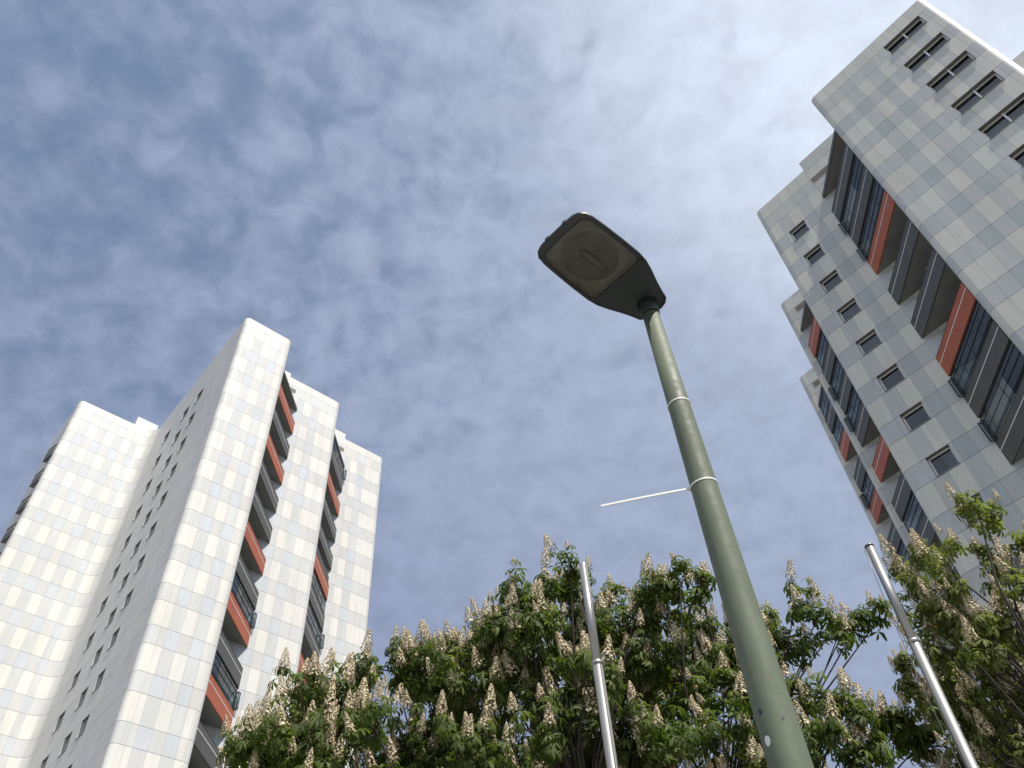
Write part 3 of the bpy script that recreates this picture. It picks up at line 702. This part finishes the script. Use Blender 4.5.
# cable ties round the mast
tie_m = mat('cable_tie_white', (0.66, 0.66, 0.62), 0.45)
def tie(z, label, tail=None, tilt=(0.0, 0.0)):
    t = empty('cable_tie', label, 'cable tie', (MX, MY, z), 'white cable ties on the lamp post')
    b = MB(); R_ = mr(z); seg_ = 40
    for j in range(seg_):
        a0, a1 = 2 * math.pi * j / seg_, 2 * math.pi * (j + 1) / seg_
        def rp(a, rr_, dz): return (rr_ * math.cos(a), rr_ * math.sin(a), dz + tilt[0] * math.cos(a) + tilt[1] * math.sin(a))
        for (ra, za, rb, zb) in ((R_ + 0.0005, -0.005, R_ + 0.003, -0.005), (R_ + 0.003, -0.005, R_ + 0.003, 0.005), (R_ + 0.003, 0.005, R_ + 0.0005, 0.005)):
            b.quad(rp(a0, ra, za), rp(a1, ra, za), rp(a1, rb, zb), rp(a0, rb, zb), smooth=False)
    b.build('band', tie_m, t)
    if tail is not None:
        # locking head on the camera-left flank, then the long loose end
        hx = np.array(tail[0]); tp = np.array(tail[1])
        h = MB(); dd = tp - hx; dd /= np.linalg.norm(dd); h.box(hx, dd * 0.009, np.cross(dd, [0, 0, 1.0]) * 0.007, np.array([0, 0, 0.009])); h.build('lock', tie_m, t)
        k = MB(); nseg = 14
        pts = [hx + (tp - hx) * (i / nseg) + np.array([0, 0, 0.002 * math.sin(math.pi * i / nseg)]) for i in range(nseg + 1)]
        for a_, c_ in zip(pts, pts[1:]): k.bar(a_, c_, 0.006, 0.011)
        k.build('tail', tie_m, t)
    return t
tie(5.08, 'upper white cable tie around the lamp mast, cut short', None, (0.004, 0.006))
z2 = 4.458
left_dir = math.atan2(-MY, -MX) - 1.42       # flank of the mast seen at its left edge
hp = np.array([math.cos(left_dir) * (mr(z2) + 0.004), math.sin(left_dir) * (mr(z2) + 0.004), 0.0])
dpt = (np.array([MX, MY, z2]) + hp - CAM) @ fwd
dr = ray(601, 506); end = CAM + dr * ((dpt - 0.02) / (dr @ fwd)) - np.array([MX, MY, z2])
tie(z2, 'lower white cable tie on the lamp mast with a long loose end sticking out left', (hp, end), (0.004, 0.008))

# ------------------------------------------------------------------ flagpoles
alu = noisy('flagpole_aluminium', (0.35, 0.345, 0.33), 0.42, 5, 0.16, metal=0.7, stretch=(1, 1, 0.15))
alu_d = mat('flagpole_cap', (0.16, 0.16, 0.16), 0.4, 0.6)
def flagpole(top_px, bot_px, D, label, zjoint, cap=True, rope=False):
    dt = ray(*top_px); T = CAM + dt * (D / math.hypot(dt[0], dt[1]))
    db = ray(*bot_px); Bt = CAM + db * (D / math.hypot(db[0], db[1]))
    ax_ = (T - Bt) / (T[2] - Bt[2]); base = T - ax_ * T[2]
    o = empty('flagpole', label, 'flagpole', tuple(base), 'bare metal flagpoles in front of the trees')
    at = lambda z: tuple(ax_ * z)
    b = MB(); b.tube([at(0), at(zjoint)], [0.0415, 0.0405], 28); b.build('lower_tube', alu, o)
    b = MB(); b.tube([at(zjoint - 0.01), at(T[2])], [0.0370, 0.0355], 28); b.build('upper_tube', alu, o)
    b = MB(); b.tube([at(zjoint - 0.024), at(zjoint - 0.022), at(zjoint + 0.004), at(zjoint + 0.007)], [0.0428, 0.0462, 0.0462, 0.040], 28); b.build('joint_collar', alu, o)
    if cap:
        b = MB(); b.tube([at(T[2] - 0.002), at(T[2] + 0.012), at(T[2] + 0.02)], [0.040, 0.040, 0.028], 28); b.build('top_cap', alu_d, o)
    # the rail groove for the halyard shows as a dark line up the pole
    th = math.atan2(-base[1], -base[0]) + (0.55 if not rope else -0.9)
    b = MB(); g_ = np.array([math.cos(th), math.sin(th), 0])
    b.bar(np.array(at(0.3)) + g_ * 0.0416, np.array(at(zjoint - 0.03)) + g_ * 0.0407, 0.008, 0.002, up=g_)
    b.bar(np.array(at(zjoint + 0.02)) + g_ * 0.0372, np.array(at(T[2] - 0.01)) + g_ * 0.0357, 0.007, 0.002, up=g_); b.build('groove', alu_d, o)
    if rope:
        sd = np.array([math.cos(th - 0.3), math.sin(th - 0.3), 0]); pts = []
        for i in range(16):
            z = T[2] - 0.02 - i * 0.28; pts.append(np.array(at(z)) + sd * (0.05 + 0.035 * math.sin(math.pi * min(i / 9, 1.0))))
        b = MB(); b.tube(pts, [0.0028] * len(pts), 6); b.build('halyard', alu_d, o)
    return o
flagpole((583, 564.5), (612.5, 768), 5.92, 'bare silver flagpole left of the lamp post, in front of the chestnut crown', 5.07, cap=False)
flagpole((869.5, 547), (972.5, 768), 6.67, 'bare silver flagpole right of the lamp post with a dark cap on top', 5.07, rope=True)

# ------------------------------------------------------------------ horse chestnuts
def leaf_material(name, c0, c1, c2):
    mt = mat(name, c0, 0.6, spec=0.22); q = NT(mt)
    at = q.n('ShaderNodeVertexColor', layer_name='tone')
    sx = q.n('ShaderNodeSeparateColor'); q.l(at.outputs[0], sx.inputs[0])
    col = q.ramp(sx.outputs[0], [(0.0, (*c0, 1)), (0.55, (*c1, 1)), (1.0, (*c2, 1))])
    q.l(col, q.b.inputs['Base Color'])
    t = mt.node_tree; tl = q.n('ShaderNodeBsdfTranslucent'); q.l(q.mul(col, (1.5, 1.7, 0.5, 1)), tl.inputs[0])
    mx = q.n('ShaderNodeMixShader'); mx.inputs[0].default_value = 0.42
    o = [n for n in t.nodes if n.type == 'OUTPUT_MATERIAL'][0]
    q.l(q.b.outputs[0], mx.inputs[1]); q.l(tl.outputs[0], mx.inputs[2]); q.l(mx.outputs[0], o.inputs[0])
    return mt
bark = noisy('bark', (0.045, 0.036, 0.028), 0.9, 8, 0.4, stretch=(1, 1, 0.3))
LEAF_T = []      # leaflet template: along x, width y, droop z
prof = [(0.0, 0.004, 0.0), (0.30, 0.075, 0.02), (0.68, 0.155, -0.06), (0.88, 0.10, -0.17), (1.0, 0.0, -0.26)]
def leaf_arrays(npr, centers, normals, scale, count_leaf):
    """many palmate leaves: returns verts, faces, tone per face"""
    V, Fc, T = [], [], []
    tri_base = []
    nP = len(prof)
    tmpl = []
    for (x, w, z) in prof: tmpl += [(x, 0.0, z + 0.0), (x, w, z + w * 0.35), (x, -w, z + w * 0.35)]
    tmpl = np.array(tmpl)
    fac = []
    for k in range(nP - 1):
        a, bq = 3 * k, 3 * (k + 1)
        fac += [(a, bq, bq + 1, a + 1), (a, a + 2, bq + 2, bq)]
    fac = np.array(fac)
    for c, nrm, s in zip(centers, normals, scale):
        nrm = nrm / np.linalg.norm(nrm)
        t1 = np.cross(nrm, npr.normal(size=3)); t1 /= np.linalg.norm(t1); t2 = np.cross(nrm, t1)
        kk = npr.integers(5, 8); tone0 = npr.uniform(0.1, 0.85)
        for j in range(kk):
            a = (j - (kk - 1) / 2) * (5.0 / kk) + npr.normal() * 0.10
            dirx = math.cos(a) * t1 + math.sin(a) * t2
            droop = 0.15 + npr.random() * 0.55
            ex = dirx - nrm * droop * 0.6 - np.array([0, 0, droop * 0.55]); ex /= np.linalg.norm(ex)
            ey = np.cross(nrm, ex); ey /= np.linalg.norm(ey); ez = np.cross(ex, ey)
            L = s * (1.0 - 0.28 * abs(j - (kk - 1) / 2) / (kk / 2)) * npr.uniform(0.85, 1.1)
            pts = c + (tmpl[:, 0:1] * ex + tmpl[:, 1:2] * ey + tmpl[:, 2:3] * ez * npr.uniform(0.6, 1.5)) * L
            Fc.append(fac + len(V) * len(tmpl)); V.append(pts); T.append(np.full(len(fac), np.clip(tone0 + npr.normal() * 0.12, 0, 1)))
    return np.concatenate(V), np.concatenate(Fc), np.concatenate(T)
def mesh_np(name, V, Fq, tone, mtl, parent):
    me = bpy.data.meshes.new(name); me.vertices.add(len(V)); me.vertices.foreach_set('co', V.astype(np.float32).ravel())
    me.loops.add(Fq.size); me.loops.foreach_set('vertex_index', Fq.astype(np.int32).ravel())
    me.polygons.add(len(Fq)); me.polygons.foreach_set('loop_start', np.arange(len(Fq), dtype=np.int32) * Fq.shape[1])
    me.polygons.foreach_set('use_smooth', np.ones(len(Fq), bool))
    me.update(calc_edges=True); me.validate()
    if tone is not None:
        ca = me.color_attributes.new('tone', 'FLOAT_COLOR', 'CORNER'); t = np.repeat(tone, Fq.shape[1])
        ca.data.foreach_set('color', np.stack([t, t, t, np.ones_like(t)], 1).astype(np.float32).ravel())
    me.materials.append(mtl); o = bpy.data.objects.new(name, me); COL.objects.link(o); o.parent = parent
    return o
def candle_arrays(npr, h=0.22, rb=0.055, nfl=62):
    """upright panicle: many small four-petalled flowers on a cone"""
    V, Fq, T = [], [], []
    for i in range(nfl):
        t = (i + npr.random()) / nfl; t = t ** 0.85; z = h * (0.06 + 0.94 * t); rr_ = rb * (1 - t) ** 0.7 * npr.uniform(0.75, 1.15) + 0.004
        a = i * 2.399 + npr.normal() * 0.3
        c = np.array([rr_ * math.cos(a), rr_ * math.sin(a), z]); nr = np.array([math.cos(a), math.sin(a), 0.35 + npr.normal() * 0.3]); nr /= np.linalg.norm(nr)
        t1 = np.cross(nr, npr.normal(size=3)); t1 /= np.linalg.norm(t1); t2 = np.cross(nr, t1)
        s = npr.uniform(0.0085, 0.0125) * (1 - 0.45 * t); tone = npr.uniform(0.15, 1.0)
        for j in range(4):
            b_ = j * math.pi / 2; d = math.cos(b_) * t1 + math.sin(b_) * t2; e = -math.sin(b_) * t1 + math.cos(b_) * t2
            pts = np.array([c, c + s * (0.6 * d + 0.45 * e) + nr * s * 0.5, c + s * 1.25 * d + nr * s * 0.25, c + s * (0.6 * d - 0.45 * e) + nr * s * 0.5])
            Fq.append(np.arange(4) + 4 * len(V)); V.append(pts); T.append(np.clip(tone + npr.normal() * 0.06, 0, 1))
    # stem
    for a in (0, math.pi / 2):
        d = np.array([math.cos(a), math.sin(a), 0]) * 0.004
        Fq.append(np.arange(4) + 4 * len(V)); V.append(np.array([-d, d, d * 0.5 + [0, 0, h], -d * 0.5 + [0, 0, h]])); T.append(0.0)
    return np.concatenate(V), np.array(Fq), np.array(T)
flower_m = mat('chestnut_blossom', (0.6, 0.5, 0.38), 0.7); q = NT(flower_m)
at_ = q.n('ShaderNodeVertexColor', layer_name='tone'); sx_ = q.n('ShaderNodeSeparateColor'); q.l(at_.outputs[0], sx_.inputs[0])
q.l(q.ramp(sx_.outputs[0], [(0.0, (0.14, 0.15, 0.05, 1)), (0.16, (0.36, 0.26, 0.13, 1)), (0.45, (0.54, 0.44, 0.28, 1)), (1.0, (0.68, 0.60, 0.43, 1))]), q.b.inputs['Base Color'])

def pix_point(x, y, dist):
    d = ray(x, y); return CAM + d * dist
def inside(poly, x, y):
    c = False; n_ = len(poly); j = n_ - 1
    for i in range(n_):
        if (poly[i][1] > y) != (poly[j][1] > y) and x < (poly[j][0] - poly[i][0]) * (y - poly[i][1]) / (poly[j][1] - poly[i][1]) + poly[i][0]: c = not c
        j = i
    return c
def chestnut(label, seed, base, lobes, leaf_m, cscale, leaf_s, flower_p, n_named=100, lean=(0, 0, 0), per=1.0):
    npr = np.random.default_rng(seed)
    root = empty('chestnut_tree', label, 'tree', tuple(base), 'flowering horse chestnut trees')
    base = np.array(base, float)
    # trunk and limbs, reaching each lobe through a few shared forks
    tk = MB(); top = base + np.array([0, 0, 2.6])
    tk.tube([np.zeros(3), (0.02, 0.01, 0.5), (0.0, 0.03, 1.4), (0.03, 0.0, 2.7)], [0.26, 0.20, 0.17, 0.15], 14); tk.build('trunk', bark, root)
    cen = np.array([l[0] for l in lobes])
    nf = 9; pick = npr.choice(len(cen), nf, replace=False); fk = cen[pick].copy()
    for _ in range(8):
        asg = np.argmin(((cen[:, None] - fk[None]) ** 2).sum(2), 1)
        for j in range(nf):
            if (asg == j).any(): fk[j] = cen[asg == j].mean(0)
    br = MB()
    for j in range(nf):
        mem = cen[asg == j]
        if not len(mem): continue
        f_ = top + (fk[j] - top) * 0.62 - np.array([0, 0, 0.25])
        mid_ = top + (f_ - top) * 0.5 + np.array([0, 0, 0.15]) + npr.normal(size=3) * 0.12
        br.tube([top - base - [0, 0, 0.1], mid_ - base, f_ - base], [0.075, 0.045, 0.028], 8, cap=False)
        for c in mem:
            m2 = (f_ + c) / 2 + npr.normal(size=3) * 0.10 - np.array([0, 0, 0.06])
            br.tube([f_ - base, m2 - base, c - base], [0.017, 0.010, 0.005], 6, cap=False)
    # shoots in every lobe
    lc, ln, ls, fl = [], [], [], []
    for (c, rr_, dens, fprob) in lobes:
        ns = max(3, int(dens * per * (rr_ / 0.45) ** 2 * 24))
        for _ in range(ns):
            d = npr.normal(size=3); d /= np.linalg.norm(d); d[2] = d[2] * 0.85 + 0.12
            s_ = c + d * rr_ * npr.uniform(0.35, 1.0) ** 0.6
            if npr.random() < 0.55: br.tube([c - base, (c + s_) / 2 - base + npr.normal(size=3) * 0.03, s_ - base], [0.010, 0.007, 0.004], 4, cap=False)
            upd = d * 0.5 + np.array([0, 0, 0.8]); upd /= np.linalg.norm(upd)
            for _k in range(npr.integers(7, 10)):
                off = npr.normal(size=3) * 0.5 + upd * 0.15; off /= np.linalg.norm(off)
                lc.append(s_ + off * npr.uniform(0.06, 0.17) * leaf_s / 0.13); ln.append(upd * 0.9 + off * 0.75 + np.array([0, 0, 0.15])); ls.append(leaf_s * npr.uniform(0.75, 1.15))
            if npr.random() < fprob * flower_p and d[2] > -0.45:
                ax_ = np.array([0, 0, 1.0]) + d * 0.22 + npr.normal(size=3) * 0.13 + np.array(lean); ax_ /= np.linalg.norm(ax_)
                fl.append((s_ + ax_ * 0.03 + d * 0.06, ax_, cscale * npr.choice([0.55, 0.8, 0.95, 1.1]) * npr.uniform(0.85, 1.12)))
    br.build('branches', bark, root)
    V, Fq, T = leaf_arrays(npr, np.array(lc), np.array(ln), ls, 0)
    mesh_np('crown', V - base, Fq, T, leaf_m, root)
    # blossom candles: the nearest, most exposed ones as parts, the rest as one mass
    vis = sorted(fl, key=lambda f: (np.linalg.norm(f[0] - CAM)))
    cand = [candle_arrays(np.random.default_rng(seed * 10 + i), 0.22, 0.046 + 0.005 * i, 150 + 8 * i) for i in range(4)]
    protos = [None] * 4
    rest_V, rest_F, rest_T, cnt = [], [], [], 0
    for i, (p_, a_, s_) in enumerate(vis):
        qt = Vector(a_).to_track_quat('Z', 'Y'); rot = qt.to_matrix() @ Matrix.Rotation(npr.uniform(0, 6.28), 3, 'Z')
        Mx = Matrix.Translation(Vector(p_ - base)) @ rot.to_4x4() @ Matrix.Scale(s_, 4); v = i % 4
        if i < n_named:
            if protos[v] is None:
                o = mesh_np('blossom', cand[v][0], cand[v][1], cand[v][2], flower_m, root); protos[v] = o
            else:
                o = protos[v].copy(); COL.objects.link(o); o.parent = root
            o.matrix_local = Mx
        else:
            A = np.array(Mx); cv = cand[v][0] @ A[:3, :3].T + A[:3, 3]
            rest_V.append(cv); rest_F.append(cand[v][1] + cnt); rest_T.append(cand[v][2]); cnt += len(cv)
    if rest_V:
        o = mesh_np('blossoms', np.concatenate(rest_V), np.concatenate(rest_F), np.concatenate(rest_T), flower_m, root); o['kind'] = 'stuff'
    return root

def lobe(x, y, rpx, dist, dens=1.0, fp=1.0):
    c = pix_point(x, y, dist); depth = (c - CAM) @ fwd
    return (c, rpx * depth / F_PX, dens, fp)
rg = random.Random(3)
D1 = 8.5
lob = []
# outline clumps of the middle tree, each where it stands in the crown
for (x, y, rr_, dd) in ((262, 742, 30, 0.1), (296, 700, 32, 0.0), (278, 770, 34, -0.2), (330, 712, 34, 0.1), (345, 690, 26, 0.3), (366, 672, 22, 0.3), (395, 672, 26, 0.4), (418, 668, 26, 0.4), (442, 662, 26, 0.2),
                        (440, 650, 18, 0.2), (470, 662, 28, 0.3), (500, 640, 32, 0.0), (487, 640, 18, 0.2), (508, 612, 22, 0.1), (520, 590, 20, 0.0), (538, 600, 26, 0.1), (535, 640, 34, -0.2),
                        (570, 568, 18, 0.2), (574, 590, 18, 0.3), (560, 600, 18, 0.4), (572, 630, 26, 0.3), (600, 598, 20, 0.3), (612, 620, 26, 0.1), (640, 592, 20, 0.0), (655, 600, 22, 0.2), (636, 620, 24, 0.1),
                        (680, 580, 22, -0.1), (697, 575, 18, 0.0), (690, 605, 24, 0.0), (700, 640, 28, 0.3), (730, 630, 26, 0.4), (750, 620, 26, 0.4), (740, 660, 30, 0.0),
                        (772, 618, 20, 0.4), (795, 606, 22, 0.3), (788, 640, 24, 0.2), (815, 622, 18, 0.2), (826, 640, 18, 0.2), (770, 660, 22, 0.1), (806, 655, 14, 0.3),
                        (846, 626, 15, 0.5), (862, 616, 18, 0.5), (880, 618, 17, 0.5), (838, 636, 12, 0.4),
                        (800, 694, 24, -0.1), (824, 698, 16, -0.2), (842, 700, 14, -0.1), (856, 714, 14, -0.2), (826, 726, 26, -0.3), (800, 740, 30, -0.3), (850, 740, 22, -0.2), (875, 728, 14, 0.0), (905, 724, 11, 0.0), (890, 718, 10, 0.0), (925, 738, 10, 0.1), (905, 742, 10, 0.1),
                        (880, 750, 18, -0.2), (850, 765, 22, -0.3)):
    lob.append(lobe(x, y, rr_ * (0.55 if x > 835 else (0.85 if x > 760 else 1.0)), D1 + dd * 1.6, 1.0, 1.0))
fillp = [(250, 768), (262, 735), (300, 695), (340, 700), (352, 720), (378, 725), (385, 690), (440, 665), (490, 650), (520, 615), (560, 625), (610, 630), (650, 615), (690, 620), (720, 655), (760, 665), (780, 700), (805, 725), (820, 768), (820, 900), (180, 900)]
y = 650
while y < 900:
    x = 190
    while x < 860:
        xx, yy = x + rg.uniform(-16, 16), y + rg.uniform(-14, 14)
        if inside(fillp, xx, yy):
            lob.append(lobe(xx, yy, rg.uniform(28, 40), D1 + rg.uniform(-0.9, 0.6), 0.85, 1.0))
            if rg.random() < 0.72: lob.append(lobe(xx + rg.uniform(-15, 15), yy + 12, rg.uniform(30, 40), D1 + rg.uniform(0.9, 2.8), 0.7, 0.4))
        x += 38
    y += 36
leaf1 = leaf_material('chestnut_leaf', (0.050, 0.074, 0.020), (0.090, 0.122, 0.034), (0.14, 0.17, 0.055))
chestnut('broad flowering chestnut with pale upright blossom spikes behind the two flagpoles and the lamp post', 7, (0.3, 8.0, 0), lob, leaf1, 1.0, 0.113, 1.5)
rg = random.Random(8)
D2 = 8.8; lob = []
for (x, y, rr_, dd) in ((975, 500, 14, 0), (985, 520, 18, 0), (1010, 545, 20, 0.2), (970, 545, 20, 0), (945, 560, 20, 0), (922, 548, 14, 0.2), (912, 570, 16, 0.1), (908, 595, 16, 0.1), (935, 590, 22, -0.1), (915, 615, 18, 0.0),
                        (962, 585, 22, -0.1), (990, 575, 22, 0.1), (1018, 590, 24, 0), (945, 625, 24, -0.2), (925, 645, 18, -0.1), (975, 620, 22, -0.1), (1005, 630, 24, -0.1), (950, 660, 20, 0.1), (980, 665, 24, -0.2), (1015, 670, 26, -0.2),
                        (912, 668, 9, 0.2), (905, 690, 9, 0.2), (918, 700, 10, 0.2), (940, 700, 14, 0.2), (965, 705, 18, 0), (1000, 712, 26, -0.2), (1025, 745, 30, -0.2), (985, 750, 24, 0.0), (955, 735, 16, 0.2), (1040, 640, 30, 0), (1045, 580, 30, 0.1), (1060, 700, 34, 0), 
                        (1020, 790, 34, 0), (1080, 790, 40, 0), (970, 800, 30, 0), (1030, 850, 40, 0.2), (1100, 860, 40, 0.2)):
    lob.append(lobe(x, y, rr_, D2 + dd * 1.6 + rg.uniform(-0.3, 0.3), 1.05, 1.0))
    if y > 610 and rr_ > 17 and rg.random() < 0.5: lob.append(lobe(x + rg.uniform(-14, 14), y + rg.uniform(-6, 16), rr_, D2 + rg.uniform(0.9, 2.2), 0.7, 0.5))
for _y in range(655, 900, 34):
    for _x in range(915, 1075, 30):
        if _x > 930: lob.append(lobe(_x + rg.uniform(-14, 14), _y + rg.uniform(-14, 14), rg.uniform(22, 32), D2 + rg.uniform(-0.9, 0.1), 0.85, 1.0))
leaf2 = leaf_material('chestnut_leaf_olive', (0.078, 0.096, 0.028), (0.135, 0.155, 0.048), (0.185, 0.205, 0.078))
bdir = ray(1060, 640); chestnut('flowering chestnut at the right edge in front of the shaded high-rise, smaller and more open', 21, (bdir[0] / math.hypot(bdir[0], bdir[1]) * 7.4, bdir[1] / math.hypot(bdir[0], bdir[1]) * 7.4, 0),
         lob, leaf2, 0.98, 0.103, 2.8, per=0.78)
